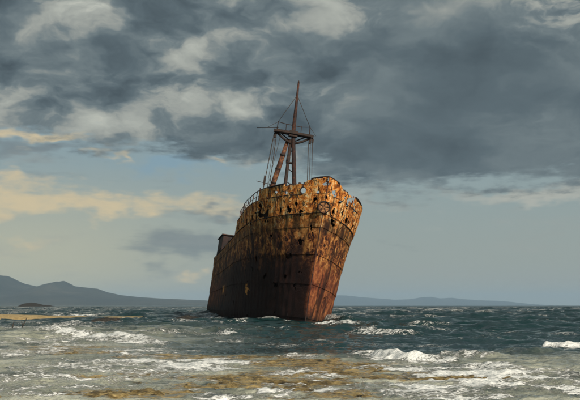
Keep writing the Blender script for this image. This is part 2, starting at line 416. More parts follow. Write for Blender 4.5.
def sea_height(X, Y, dx=None):
    wx = X+1.2*(fbm(X*.11, Y*.11, 1, 3)-.5)*4; wy = Y+(fbm(X*.09, Y*.09, 8, 3)-.5)*5
    shore = sst(Y, 24, 60)                              # 0 in the shallows
    lee = 1-.72*(1-sst(X, -24, -6))*(1-sst(Y, 92, 112))     # calmer behind the sand spit
    Z = np.zeros_like(X)
    for k, th, ph, lam in COMP:
        a = 0.0165*lam**0.50
        a = a*(0.10+0.90*shore)*lee if lam > 1.6 else a*(.35+.65*shore)
        if dx is not None: a = a*(1-(1-.5*sst(lam, 3, 8)*(1-sst(Y, 2500, 6000)))*sst(dx, lam*.22, lam*.5))
        s = np.sin(k*(wx*math.sin(th)+wy*math.cos(th))+ph)
        Z = Z+a*(2*((s+1)/2)**1.7-.85)
    gust = .65+.7*fbm(X*.02, Y*.02, 3, 3)
    Z = Z*gust
    if dx is not None:
        near = 1-sst(Y, 35, 110)
        sp_ = np.clip(1-dx*4.0, .15, 1)
        Z = Z+near*(0.060*(ridged(X*1.0+wx*.2, Y*1.5, 4)-.55)+sp_*.105*(ridged(X*3.4+wy*.6, Y*2.6, 2, 4.0)-.5)+sp_*.045*(ridged(X*8.0, Y*5.0, 2, 7.0)-.5))
        mid = sst(Y, 22, 40)*(1-sst(Y, 1500, 5000))*(1+.9*sst(Y, 120, 500))
        Z = Z+mid*lee*(.13*(ridged(wx*.33, wy*.55, 3, 2.0)-.6)+.26*(ridged(wx*.52+wy*.12, wy*.62, 3, 6.0)**1.5-.45)+.055*(ridged(wx*1.7, wy*1.6+wx*.3, 3, 8.0)-.55))
    return Z

def foam_and_crests(X, Y, Z):
    foam = np.zeros_like(X)
    n1 = fbm(X*.9, Y*1.5, 2, 4); n2 = fbm(X*2.6, Y*4.2, 5, 3)
    for pts, h, f, hw in BREAK:
        P = [ground(*p) for p in pts]
        x0 = min(p[0] for p in P)-3*hw-3; x1 = max(p[0] for p in P)+3*hw+3
        y0 = min(p[1] for p in P)-6*hw-3; y1 = max(p[1] for p in P)+5*hw+3
        k = (X > x0) & (X < x1) & (Y > y0) & (Y < y1)
        if not k.any(): continue
        xs, ys = X[k], Y[k]
        d, t = polyline_d(xs, ys, pts)
        d = d+(n1[k]-.5)*hw*1.7
        env = sst(t, 0.0, .10)*(1-sst(t, .88, 1.0))*(.65+.7*n1[k])
        env = np.where((t <= 0) | (t >= 1), env*0, env)*(.58+.42*sst(fbm(xs*.8, ys*.45, 17, 3), .36, .56))
        Z[k] += h*env*np.where(d > 0, np.exp(-(d/(hw*1.3))**2), np.exp(-(d/(hw*.55))**2))
        band = np.where(d > 0, np.exp(-(d/(hw*.55))**2), np.exp(-(d/(hw*1.5))**2))
        foam[k] = np.maximum(foam[k], f*env*band*(.75+.8*n2[k]))
        Z[k] += env*band*(.16*(n2[k]-.45)+.10*(ridged(xs*3.2, ys*2.6, 3, 5.0)-.5)*(1-sst(ys, 40, 80)))*min(1, h*5)
    for px, py, rx, ry, a in SHEET:
        e = ell(X, Y, px, py, rx, ry)
        foam = np.maximum(foam, a*sst(e, .10, .75)*(.30+1.2*sst(n1, .30, .68)*.8))
    return foam, Z

def bank_height(X, Y):
    b = np.full_like(X, -.30)
    n = fbm(X*.7, Y*1.1, 11, 4)
    for px, py, rx, ry, h in BANK:
        e = ell(X+(n-.5)*3.0, Y+(fbm(X*.5, Y*.8, 21, 3)-.5)*2.2, px, py, rx, ry, sharp=.8)
        b = np.maximum(b, -.30+(h+.30)*sst(e, .0, .62))
    return b

# fine water from the shore out, coarser with distance
def rows(y0, y1, k):
    n = int(math.log(y1/y0)/k)+1
    return y0*np.exp(np.linspace(0, math.log(y1/y0), n))
ya = np.concatenate([np.linspace(3.0, 9.0, 14)[:-1], rows(9.0, 190.0, .0042), rows(190.0, 800.0, .0065)[1:], rows(800.0, 2200.0, .012)[1:], rows(2200.0, 26000.0, .07)[1:]])
NC = 620
uu = np.linspace(-1, 1, NC)
Yg = np.repeat(ya[:, None], NC, 1)
Xg = uu[None, :]*(0.46*ya[:, None]+5.0)
spacing = np.gradient(ya)[:, None]*np.ones((1, NC))
Zg = sea_height(Xg, Yg, np.maximum(spacing, (0.46*ya[:, None]+5.0)*2/NC))
foam, Zg = foam_and_crests(Xg, Yg, Zg)
bank = bank_height(Xg, Yg)
# the swash lies thin over the banks
sub = Zg-bank
shal = 1-sst(Yg+8*(fbm(Xg*.10, Yg*.16, 31, 3)-.5), 19, 27)
left_fl = (1-sst(Xg+4*(fbm(Xg*.1, Yg*.14, 33, 3)-.5), -9, 0))*(1-sst(Yg, 34, 66))          # wide sand flat on the left
shal = np.maximum(shal, left_fl)
awash = sst(bank, -.24, -.02)
Zg = np.where(Yg < 60, Zg*(1-.25*awash), Zg)
# wind whitecaps on steep crests offshore
caps = sst(Zg/(.30+.0*Yg), .80, 1.15)*sst(Yg, 30, 60)*(1-sst(Yg, 300, 900))*sst(fbm(Xg*.05, Yg*.05, 41, 3), .52, .66)
flk = sst(fbm(Xg*.55, Yg*.22, 51, 4), .60, .72)*sst(Zg, .02, .22)*sst(Yg, 24, 36)*(1-sst(Yg, 500, 900))
foam = np.maximum(np.maximum(foam, caps*.62), flk*.48)

def mat_sea():
    m, g, b, out = mat_new('sea_water')
    P = g.node('ShaderNodeNewGeometry').outputs['Position']
    x, y, z = g.xyz(P)
    foam = g.attr('foam'); shal = g.attr('shallow'); aw = g.attr('awash')
    Ps = g.vec(x, g.mul(y, 1.7), 0.0)
    lace = g.noise(Ps, 3.2, 7, 0.70, 0.9)
    lace2 = g.noise(Ps, 12.0, 5, 0.68, 0.6)
    blot = g.noise(Ps, 0.45, 5, 0.6, 0.5)
    vo = g.node('ShaderNodeTexVoronoi', feature='DISTANCE_TO_EDGE'); vo.inputs['Scale'].default_value = 3.6
    g.put(vo.inputs['Vector'], g.vm('ADD', Ps, g.vec(g.mul(lace, 0.9), g.mul(lace2, 0.5), 0.0)))
    web = g.ss(vo.outputs['Distance'], 0.14, 0.0)
    deep = g.mix(blot, (.004, .017, .019), (.011, .040, .041))
    shc = g.ramp(g.add(g.mul(blot, .7), g.mul(lace, .3)), [(.38, (.075, .090, .074)), (.50, (.29, .30, .235)), (.62, (.54, .54, .43))])
    c = g.mix(shal, deep, shc)
    snd = g.mix(g.ss(lace, .36, .62), (.06, .042, .014), (.42, .30, .11))
    c = g.mix(g.mul(g.ss(aw, .0, .6), g.ss(lace, .34, .56, .45, 1.0)), c, snd)
    fm = g.add(foam, g.add(g.mul(g.sub(lace, .5), 2.2), g.add(g.mul(g.sub(lace2, .5), 1.5), g.mul(web, .30))))
    fm = g.mul(g.ss(fm, .46, .86), g.ss(foam, .03, .22))
    fc = g.mix(g.ss(g.add(g.mul(lace2, .6), g.mul(lace, .4)), .36, .60), (.42, .46, .45), (.88, .88, .84))
    c = g.mix(fm, c, fc)
    g.l.new(c, b.inputs['Base Color'])
    rough = g.add(g.lin(y, 10, 400, .07, .24), g.mul(fm, .55))
    g.l.new(rough, b.inputs['Roughness'])
    b.inputs['IOR'].default_value = 1.333; b.inputs['Specular IOR Level'].default_value = .5
    rip = g.noise(g.vec(x, g.mul(y, 1.6), 0.0), 5.5, 4, .6, .3)
    rip2 = g.noise(g.vec(x, g.mul(y, 1.5), 7.0), 0.8, 5, .62, .3)
    h = g.add(g.add(g.mul(rip, g.lin(y, 10, 60, .060, .03)), g.mul(rip2, g.lin(y, 20, 120, .03, .42))), g.mul(fm, .045))
    bump(g, b, h, 1.0, 1.0)
    return m
M_SEA = mat_sea()
sea = grid_obj('sea', Xg, Yg, Zg, M_SEA, {'foam': foam, 'shallow': shal, 'awash': awash})
tag(sea, kind='structure')

def mat_sand(name, c1, c2, c3):
    m, g, b, out = mat_new(name)
    P = g.node('ShaderNodeNewGeometry').outputs['Position']
    x, y, z = g.xyz(P)
    n = g.noise(g.vec(x, g.mul(y, 1.2), z), 4.2, 7, .68, .5); f = g.noise(P, 22.0, 5, .7)
    c = g.ramp(g.add(g.mul(n, .75), g.mul(f, .28)), [(.40, c1), (.51, c2), (.63, c3)])
    g.l.new(c, b.inputs['Base Color'])
    g.l.new(g.lin(n, .3, .7, .35, .8), b.inputs['Roughness'])
    bump(g, b, g.add(n, g.mul(f, .5)), .8, .05)
    return m
M_SAND = mat_sand('wet_sand', (.020, .015, .006), (.17, .115, .035), (.44, .33, .14))
M_BAR = mat_sand('bar_sand', (.19, .125, .045), (.40, .28, .115), (.54, .42, .22))
M_ROCK = mat_sand('reef_rock', (.008, .008, .007), (.020, .018, .014), (.05, .040, .028))

# seabed and banks just awash
yb = rows(5.0, 75.0, .0062); NB = 460
Yb = np.repeat(yb[:, None], NB, 1); Xb = np.linspace(-1, 1, NB)[None, :]*(.46*yb[:, None]+5.0)
Zb = bank_height(Xb, Yb)
Zb = Zb+sst(Zb, -.2, .02)*(.07*(ridged(Xb*1.6, Yb*1.5, 3, 9.0)-.56)+.11*(ridged(Xb*5.6, Yb*4.2, 3, 3.0)-.54))
sb = grid_obj('sandbank', Xb, Yb, Zb, M_SAND); tag(sb, kind='structure')
# the sea floor under everything, out past the far hills
mesh_obj('seabed', [(-25500, -3000, -2.2), (25500, -3000, -2.2), (25500, 26500, -2.2), (-25500, 26500, -2.2)], [(0, 1, 2, 3)], M_ROCK)
tag(bpy.data.objects['seabed'], kind='structure')

# long golden sand spit behind the flats
xs = np.linspace(-75, -13.8, 420); ys = np.linspace(-1, 1, 46)
Xs = np.repeat(xs[None, :], 46, 0); T = np.repeat(ys[:, None], 420, 1)
wid = 6.5*(1-.72*sst(xs, -32, -14))*(.85+.3*fbm(xs*.12, 0*xs, 3, 3))
cen = 88+1.5*np.sin(xs*.07)+(fbm(xs*.09, 0*xs+4, 1, 3)-.5)*3
top = (.54-.26*sst(xs, -34, -15))*(.85+.3*fbm(xs*.2, 0*xs, 7, 3))
Ys = cen[None, :]+T*wid[None, :]
Zs = -.35+(top[None, :]+.35)*(1-np.abs(T)**2.6)+.07*(fbm(Xs*.8, Ys*.8, 2, 4)-.5)
sp = grid_obj('sand_spit', Xs, Ys, Zs, M_BAR); tag(sp, kind='structure')

# ------------------------------------------------------------------ far hills
def mat_hill():
    m, g, b, out = mat_new('hill_scrub')
    P = g.node('ShaderNodeNewGeometry').outputs['Position']
    n = g.noise(P, .0016, 8, .62, .2)
    g.l.new(g.ramp(n, [(.35, (.016, .022, .018)), (.55, (.036, .040, .030)), (.72, (.075, .070, .052))]), b.inputs['Base Color'])
    b.inputs['Roughness'].default_value = .95
    return m
M_HILL = mat_hill()
def hills(name, dist, prof, depth, seed):
    px = np.array([p[0] for p in prof], float); py = np.array([p[1] for p in prof], float)
    n = 360; mm = 60
    u = np.linspace(px[0], px[-1], n)
    hgt = (HORIZON-np.interp(u, px, py))/FPX*dist
    X0 = (u-290)/FPX*dist
    X = np.repeat(X0[None, :], mm, 0); v = np.linspace(-1, 1, mm)[:, None]
    Y = dist+v*depth*np.ones((1, n))
    sc = dist/9000.0
    rd = ridged(X/(620*sc), Y/(620*sc), 5, seed); rs = ridged(X/(240*sc)+9, Y/(500*sc), 4, seed+3)
    env = np.clip(1-np.abs(v)**1.25, 0, 1)
    spur = .62+.5*rd*(1-env)+.38*env*1.0
    Z = hgt[None, :]*(env*np.clip(spur, .2, 1.0)+.10*(rs-.55)*np.abs(v)*(env > .02))+hgt[None, :]*.05*(rd-.5)*env
    Z = np.where(np.abs(v) > .999, -5, Z)
    o = grid_obj(name, X, Y, np.maximum(Z, -6)+0.0, M_HILL); tag(o, kind='structure'); return o
hills('mountain_range', 9000, [(-120, 299), (-70, 288), (-30, 279), (0, 275.5), (8, 276), (13, 279), (23, 283.5), (41, 287), (52, 283), (58, 281.6), (60, 282.2), (64, 281), (72, 286), (85, 287.5), (97, 288.8), (106, 292), (120, 295), (140, 297), (165, 298.6), (190, 299.6), (205, 300.2), (240, 302.5), (262, 305.4)], 1900, 3.0)
hills('mountain_range', 23500, [(300, 305), (318, 298.5), (338, 295.2), (346, 295.4), (360, 297), (375, 298.2), (395, 299.6), (410, 299.0), (420, 297.4), (430, 296.6), (440, 298.2), (452, 297.6), (462, 299), (480, 300.2), (500, 300.8), (512, 302), (525, 303.6), (545, 305.2)], 2400, 8.0)

# low dark islet off the left shore
def islet():
    d = 1100.0; n = 90
    prof_px = [19, 21, 24, 28, 33, 38, 42, 46, 50, 54]; prof_py = [305.4, 303.8, 302.6, 302.2, 302.6, 303.0, 304.0, 304.4, 304.6, 305.6]
    u = np.linspace(19, 54, n); hg = (HORIZON+1-np.interp(u, prof_px, prof_py))/FPX*d
    v = np.linspace(-1, 1, 26)[:, None]
    X = np.repeat(((u-290)/FPX*d)[None, :], 26, 0); Y = d+v*9*np.ones((1, n))
    Z = hg[None, :]*(1-np.abs(v)**2)*(.8+.4*fbm(X*.25, Y*.25, 2, 4))-.6
    o = grid_obj('islet', X, Y, Z, M_ROCK, smooth=False); tag(o, kind='structure')
islet()

# ================================================================== the wreck
HEAD = R(8.0); LIST = R(8.4)
ship = bpy.data.objects.new('shipwreck', None); COL.objects.link(ship)
ship.location = (1.12, 70.0, 0.0)
# local x runs aft from the stem, local y to port, z up
# aft = (-sin, cos); port = (cos, sin)
Rz = Matrix(((-math.sin(HEAD), math.cos(HEAD), 0), (math.cos(HEAD), math.sin(HEAD), 0), (0, 0, 1)))
# (aft, port, up) is left-handed, so the ship is built with local y = starboard
Rz = Matrix(((-math.sin(HEAD), -math.cos(HEAD), 0), (math.cos(HEAD), -math.sin(HEAD), 0), (0, 0, 1)))
ship.rotation_euler = (Rz @ Matrix.Rotation(LIST, 3, 'X')).to_euler()
tag(ship, 'rusty stranded cargo ship wreck with one mast, listing in the surf', 'ship')
STB, PRT = 1, -1

def lerp(x, xs, ys): return np.interp(x, xs, ys)
def stem(z): z = np.asarray(z, float); return np.where(z > 0, -1.3*(np.maximum(z, 0)/10.9)**1.25, .35*-z)
LOA = 62.0
def half(sig, z):
    sig = np.asarray(sig, float); z = np.asarray(z, float)
    wl = 4.75*(1-np.clip(1-sig/19.0, 0, 1)**1.85)
    dk = 4.95*(1-np.clip(1-sig/12.5, 0, 1)**2.4)
    f = np.clip(z/10.5, 0, 1.1)**1.2
    b = wl+(dk-wl)*f
    b = np.where(z < 0, b*(1+.09*z), b)
    aft = np.clip((sig-51)/11.2, 0, 1)
    return b*np.sqrt(np.maximum(1-aft**2.6, 0))
def main_line(s): return lerp(s, [0, 8, 18.7, 40, 62], [8.35, 7.85, 7.35, 6.95, 6.8])
def fc_line(s): return lerp(s, [0, 8, 18.7], [9.75, 9.35, 8.6])
def bul_line(s):
    s = np.asarray(s, float)
    z = lerp(s, [0, 0.55, 1.1, 1.5, 1.7, 3.2, 3.4, 7.2, 8.6], [11.05, 11.0, 10.9, 10.75, 10.52, 10.42, 10.52, 10.20, 10.15])
    return z
def hull_pt(side, sig, z, off=0.0):
    s = stem(z)+sig; y = half(sig, z)
    e = .05
    dsy = (half(sig+e, z)-half(np.maximum(sig-e, 0), z))/(e+np.minimum(e, sig))
    dzy = (half(sig, z+e)-half(sig, z-e))/(2*e)
    nl = np.sqrt(1+dsy**2+dzy**2)
    nx, ny, nz = -dsy/nl, 1/nl, -dzy/nl
    return s+nx*off, side*(y+ny*off), z+nz*off

hull = None
def hole_field(side, sig, z, rel):
    """positive = steel left, negative = rusted through"""
    n = fbm(sig*1.7, z*1.8, 3.0+side*7, 4, .6)
    hi = sst(rel, -1.6, .6)
    thr = .21+.075*hi+.05*sst(sig, 22, 4)
    return n-thr
def plate(name, side, s0, s1, zlo, zhi, parent, lap, cell, cut=None, seed=0):
    """one riveted shell plate between sigma s0..s1 and the lines zlo, zhi"""
    ns = max(3, int((s1-s0)/cell)); zm = float(zhi((s0+s1)/2)-zlo((s0+s1)/2)); nz = max(3, int(zm/cell))
    g = .003
    S = np.linspace(s0+g, s1-g, ns+1)[None, :]*np.ones((nz+1, 1)); t = np.linspace(0, 1, nz+1)[:, None]
    S = np.maximum(S, 0)
    Z = zlo(S)+(zhi(S)-zlo(S))*t
    rel = Z-main_line(S)
    fr = np.abs(np.sin(math.pi*S/.75))                     # plating dished between the frames
    dent = .16*(fbm(S*.42, Z*.42, side*5+1, 3)-.5)*sst(S, .4, 2.5)+.05*(fbm(S*1.7, Z*1.7, side*3+2, 3)-.5)
    off = lap-.03*fr*sst(S, .3, 2)+dent
    # lower edge laps proud, upper edge slips behind the next strake
    off = off+.018*(1-t)
    bx, by, bz = hull_pt(side, S, Z, off)
    F = hole_field(side, S, Z, rel)
    if cut is not None: F = np.minimum(F, cut(side, S, Z, t))
    idx = -np.ones(S.shape, int); V = []; A = []
    def vert(x, y, z, r): V.append((x, y, z)); A.append(r); return len(V)-1
    faces = []; ecache = {}
    def gv(i, j):
        if idx[i, j] < 0: idx[i, j] = vert(bx[i, j], by[i, j], bz[i, j], rel[i, j])
        return idx[i, j]
    def ev(a, b):
        k = (a, b) if a < b else (b, a)
        if k not in ecache:
            fa, fb = F[k[0]], F[k[1]]; u = min(max(fa/(fa-fb), .04), .96); p, q = k
            ecache[k] = vert(*[float(M[p]*(1-u)+M[q]*u) for M in (bx, by, bz, rel)])
        return ecache[k]
    pos = F > 0
    for i in range(nz):
        for j in range(ns):
            c = ((i, j), (i, j+1), (i+1, j+1), (i+1, j)); p = [pos[k] for k in c]
            if not any(p): continue
            if all(p): f = [gv(*k) for k in c]
            else:
                f = []
                for k in range(4):
                    a, b_ = c[k], c[(k+1) % 4]
                    if pos[a]: f.append(gv(*a))
                    if pos[a] != pos[b_]: f.append(ev(a, b_))
            if side == PRT: f = f[::-1]
            if len(f) > 2: faces.append(tuple(int(q) for q in f))
    if len(faces) < 4: return None
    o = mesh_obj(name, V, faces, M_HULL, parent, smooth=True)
    at = o.data.attributes.new('rel', 'FLOAT', 'POINT'); at.data.foreach_set('value', np.array(A, np.float32))
    md = o.modifiers.new('thickness', 'SOLIDIFY'); md.thickness = .035; md.offset = -1
    es = o.modifiers.new('crisp', 'EDGE_SPLIT'); es.split_angle = R(38)
    return o

# inner skin that the shell plates are riveted to (dark, seen through the holes)
def inner_skin():
    S = np.concatenate([np.linspace(.35, 18.6, 60), np.linspace(18.75, 61.9, 60)])
    t = np.linspace(0, 1, 26)[:, None]
    V = []; F = []
    for side in (STB, PRT):
        SS = S[None, :]*np.ones((26, 1))
        topz = np.where(S < 18.7, fc_line(np.minimum(S, 18.7))-.1, main_line(S)-.55)
        Z = -1.3+(topz[None, :]+1.3)*t
        x, y, z = hull_pt(side, SS, Z, -.30); y = side*np.maximum(side*y, .01)
        b = len(V); V += list(zip(x.ravel().tolist(), y.ravel().tolist(), z.ravel().tolist()))
        n = len(S)
        for i in range(25):
            for j in range(n-1):
                F.append((b+i*n+j, b+i*n+j+1, b+(i+1)*n+j+1, b+(i+1)*n+j))
    return mesh_obj('hull', V, F, M_DARK, ship, True)
hull = inner_skin()

# strakes
LEV = [0, .17, .31, .44, .56, .675, .785, .89, 1.0]
ZB = -1.3
def lev(k): return lambda s: ZB+(main_line(s)-ZB)*k
base_br = [0, 3.6, 7.4, 11.2, 15.0, 18.7, 24, 30, 36.5, 43, 49.5, 56, 62]
odd_br = [0, 2.0, 5.5, 9.3, 13.1, 17.0, 21.5, 27, 33.2, 39.7, 46, 53, 62]
for side in (STB, PRT):
    for r in range(len(LEV)-1):
        br = base_br if r % 2 == 0 else odd_br
        for a, b_ in zip(br[:-1], br[1:]):
            if side == PRT and a > 32: continue            # far port quarter: plated in one piece below
            cell = .10 if b_ < 19 else (.16 if b_ < 31 else .3)
            if LEV[r] < .3: cell *= 1.6
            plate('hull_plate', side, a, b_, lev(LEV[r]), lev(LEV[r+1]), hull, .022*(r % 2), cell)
    for a, b_ in zip(base_br[:5], base_br[1:6]):
        def ports(sd_, S, Z, t):                          # row of freeing slots along the forecastle side
            u = (S % 1.05)/1.05
            slot = np.maximum(np.abs(u-.5)/.13, np.abs(t-.22-.05*np.sin(S*2.1))/.17)-1
            return np.where((S > 4.5) & (fbm(S*.9, S*0, 2) > .40), slot*.1, 1.0)
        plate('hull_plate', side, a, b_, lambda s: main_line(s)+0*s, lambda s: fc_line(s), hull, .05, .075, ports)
pq = plate('hull_plate', PRT, 33.2, 62, lev(0), lev(1), hull, .0, .5)

# raised bulwark round the bow
bulwark = mesh_obj('bulwark', *(lambda m: (m.v, m.f))(
    (lambda m: [m.tube([tuple(map(float, hull_pt(sd_, np.float64(s), np.float64(fc_line(s)+.02), .04))) for s in np.linspace(.02, 18.6, 48)], .045, 6) for sd_ in (STB, PRT)] and m)(MB())), M_DARK, ship)
def bul_cut(sd_, S, Z, t):
    top = 1.0-.10*fbm(S*2.2, S*0, 4+sd_, 3)
    notch = np.where((S > 3.35) & (S < 3.6) & (t > .8), -1.0, 1.0)
    bite = (fbm(S*3.1, Z*3.1, 9+sd_, 3)-.27)+.35*(1-t)
    d = np.hypot(S-1.75, Z-9.98)/.24-1
    hol = np.where(sd_ == STB, np.clip(d, -1, 1), 1.0)
    return np.minimum(np.minimum(np.where(t > top, -1.0, 1.0)*.1, notch), np.minimum(bite, hol))
for side in (STB, PRT):
    for a, b_ in ((0, 3.3), (3.3, 5.5), (5.5, 7.2 if side == STB else 8.6)):
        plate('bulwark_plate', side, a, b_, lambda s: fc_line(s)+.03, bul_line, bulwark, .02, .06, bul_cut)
# capping along the intact top edge
for side, segs in ((STB, ((3.7, 7.2),)), (PRT, ((4.2, 8.6),))):
    for a, b_ in segs:
        m = MB(); m.tube([tuple(map(float, hull_pt(side, np.float64(s), bul_line(s)+.0, .0))) for s in np.linspace(a, b_, 24)], .075, 6)
        m.build('cap_rail', M_DARK, bulwark)
m = MB(); m.tube([tuple(map(float, hull_pt(sd_, np.float64(s), bul_line(s)-.03, .0))) for sd_, s in [(STB, q) for q in np.linspace(1.2, .02, 12)]+[(PRT, q) for q in np.linspace(.05, 1.2, 12)]], .07, 6)
m.build('cap_rail', M_DARK, bulwark)
# bulwark stays standing proud of the broken edge
for side, ss in ((STB, (1.8, 2.25, 2.7, 3.15)), (PRT, (1.75, 2.15, 2.6))):
    for s in ss:
        x, y, z = map(float, hull_pt(side, np.float64(s), bul_line(s)-.10, -.12))
        MB().box((x, y, z), (.20, .20, .42)).build('bulwark_stay', M_DARK, bulwark)
# ring round the towing fairlead that shows the sky
def ring(name, c, nrm, r, tr, mat, parent, n=24, k=8):
    nrm = Vector(nrm).normalized(); a = nrm.orthogonal().normalized(); b_ = nrm.cross(a)
    m = MB(); m.tube([Vector(c)+(a*math.cos(q)+b_*math.sin(q))*r for q in np.linspace(0, 2*math.pi, n+1)], tr, k, False)
    return m.build(name, mat, parent, True)
x, y, z = map(float, hull_pt(STB, np.float64(1.75), np.float64(9.98), .03))
ring('fairlead', (x, y, z), (-.75, .6, -.1), .27, .05, M_DARK, bulwark)
# round boss on the stem
zc = 8.75; cx = float(stem(zc))-.12
boss = ring('stem_boss', (cx-.02, 0, zc), (-1, 0, -.13), .43, .052, M_DARK, ship)
m = MB(); m.tube([(cx+.25, 0, zc), (cx-.02, 0, zc)], [.42, .42], 24); m.build('boss_plate', M_BOSS, boss)
for k in range(5):
    q = .5+2*math.pi*k/5; MB().tube([(cx-.035, .10*math.cos(q), zc+.10*math.sin(q)), (cx-.035, .38*math.cos(q), zc+.38*math.sin(q))], [.03, .045], 6).build('boss_rib', M_DARK, boss)
# stem bar
m = MB(); zz = np.linspace(-1.3, 10.7, 40); m.tube([(float(stem(q))-.02, 0, float(q)) for q in zz], .045, 8); m.build('stem_bar', M_RUST, hull)

# doubling bands running along the sheer
for side in (STB, PRT):
    for fn, s1, rr in ((main_line, 61.5, .04),):
        m = MB(); m.tube([tuple(map(float, hull_pt(side, np.float64(s), np.float64(fn(s)), .06))) for s in np.linspace(.05, s1, 90)], rr, 6)
        m.build('rubbing_strake', M_DARK, hull)

# decks
def deck_poly(s0, s1, zf, ins, n=40):
    S = np.linspace(s0, s1, n); P = []
    for s in S: 
        x, y, z = hull_pt(STB, np.float64(s), np.float64(zf(s)), -ins); P.append((float(x), max(float(y), .02)))
    return P+[(x, -y) for x, y in reversed(P)]
def deck_obj(name, s0, s1, zf, ins, th, mat):
    P = deck_poly(s0, s1, zf, ins); n = len(P)//2; V = []; F = []
    zs = [float(zf(s)) for s in np.linspace(s0, s1, n)]
    for dz in (0, -th):
        for i in range(n): V.append((P[i][0], P[i][1], zs[i]+dz)); V.append((P[i][0], -P[i][1], zs[i]+dz))
    for i in range(n-1):
        F.append((2*i, 2*i+2, 2*i+3, 2*i+1)); b = 2*n; F.append((b+2*i, b+2*i+1, b+2*i+3, b+2*i+2))
    return mesh_obj(name, V, F, mat, ship)
deck_obj('forecastle_deck', .4, 18.65, lambda s: fc_line(s)-.04, .05, .05, M_HOUSE)
deck_obj('main_deck', 18.6, 61.8, lambda s: main_line(s)-.95, .34, .05, M_HOUSE)
# bulkhead at the break of the forecastle
bw = float(half(18.6, 8))-.12
mesh_obj('forecastle_bulkhead', [(18.62+stem(8).item(), -bw, 6.2), (18.62+stem(8).item(), bw, 6.2), (18.62+stem(8).item(), bw, 8.5), (18.62+stem(8).item(), -bw, 8.5)], [(0, 1, 2, 3)], M_HOUSE, ship).modifiers.new('t', 'SOLIDIFY').thickness = .05

# railing along the after part of the forecastle
def rail(side, s0, s1, n, parent):
    base = []; tops = []
    r_ = None
    for k, s in enumerate(np.linspace(s0, s1, n)):
        x, y, z = map(float, hull_pt(side, np.float64(s), np.float64(fc_line(s)), -.08))
        lean = random.uniform(-.10, .10); h = 1.02*random.uniform(.9, 1.0)
        base.append(Vector((x, y, z-.05))); tops.append(Vector((x+lean, y+random.uniform(-.05, .05), z+h)))
    m = MB(); m.tube(tops, .032, 6); rl = m.build('railing', M_RUST, parent)
    m = MB(); m.tube([b_.lerp(t_, .52) for b_, t_ in zip(base, tops)][: n-2], .022, 6); m.build('mid_rail', M_RUST, rl)
    for b_, t_ in zip(base, tops):
        MB().tube([b_, t_], .032, 6).build('stanchion', M_RUST, rl)
rail(STB, 7.4, 18.2, 10, ship); rail(PRT, 9.2, 18.2, 7, ship)

# deckhouse aft
def deckhouse():
    x0, x1, hw, z0, z1 = 49.5, 58.6, 4.25, 5.9, 9.85
    h = bpy.data.objects.new('deckhouse', None); COL.objects.link(h); h.parent = ship
    th = .08
    def wall(p0, p1, wins, zt0, zt1):
        # wall with real window openings, wins = list of (centre fraction, width, height, sill)
        p0 = Vector(p0); p1 = Vector(p1); L = (p1-p0).length; d = (p1-p0)/L; nrm = Vector((d.y, -d.x, 0))
        cuts = sorted([(f*L-w_/2, f*L+w_/2, s_, s_+hh) for f, w_, hh, s_ in wins]); m = MB(); a = 0
        rot = Matrix(((d.x, nrm.x, 0), (d.y, nrm.y, 0), (0, 0, 1)))
        def blk(u0, u1, za, zb_):
            if u1-u0 > .01 and zb_-za > .01: m.box(p0+d*(u0+u1)/2+Vector((0, 0, (za+zb_)/2)), (u1-u0, th, zb_-za), rot)
        for (u0, u1, sa, sb_) in cuts:
            blk(a, u0, zt0, zt1); blk(u0, u1, zt0, sa); blk(u0, u1, sb_, zt1); a = u1
        blk(a, L, zt0, zt1)
        w = m.build('wall', M_HOUSE, h)
        for (u0, u1, sa, sb_) in cuts:
            f = MB(); c = lambda u, z_: p0+d*u+nrm*(.06)+Vector((0, 0, z_))
            f.tube([c(u0, sa), c(u1, sa), c(u1, sb_), c(u0, sb_), c(u0, sa)], .045, 4); f.build('window_frame', M_DARK, w)
    sw0 = []
    sw = [(.18, .7, .8, 8.4), (.42, .7, .8, 8.4), (.66, .7, .8, 8.4), (.87, .7, .8, 8.4)]
    wall((x1, hw, 0), (x0, hw, 0), sw0, z0, z1); wall((x0, -hw, 0), (x1, -hw, 0), sw, z0, z1)
    wall((x0, hw, 0), (x0, -hw, 0), [(.12, .7, .8, 8.4), (.31, .7, .8, 8.4), (.5, .7, .8, 8.4), (.69, .7, .8, 8.4), (.88, .7, .8, 8.4)], z0, z1)
    wall((x1, -hw, 0), (x1, hw, 0), [(.3, .7, .8, 8.4), (.7, .7, .8, 8.4)], z0, z1)
    m = MB(); m.box(((x0+x1)/2, 0, z1+.07), (x1-x0+.5, 2*hw+.4, .12)); m.build('roof', M_HOUSE, h)
    m = MB(); m.box(((x0+x1)/2, 0, z0-.1+.9*0), (x1-x0-.3, 2*hw-.3, .1)); m.build('floor', M_DARK, h)
    # stiffeners up the walls
    for s in np.linspace(x0+.8, x1-.8, 5):
        MB().box((float(s), hw+.07, (z0+8.2)/2), (.08, .06, 8.2-z0)).build('stiffener', M_HOUSE, h)
deckhouse()
# hatch coaming between forecastle and house
m = MB(); m.box((36, 0, 6.35), (14, 5.4, 1.0)); m.build('hatch_coaming', M_HOUSE, ship)
for k in range(7): MB().box((30.0+2*k, 0, 6.93), (1.9, 5.6, .12)).build('hatch_cover', M_DARK, ship)

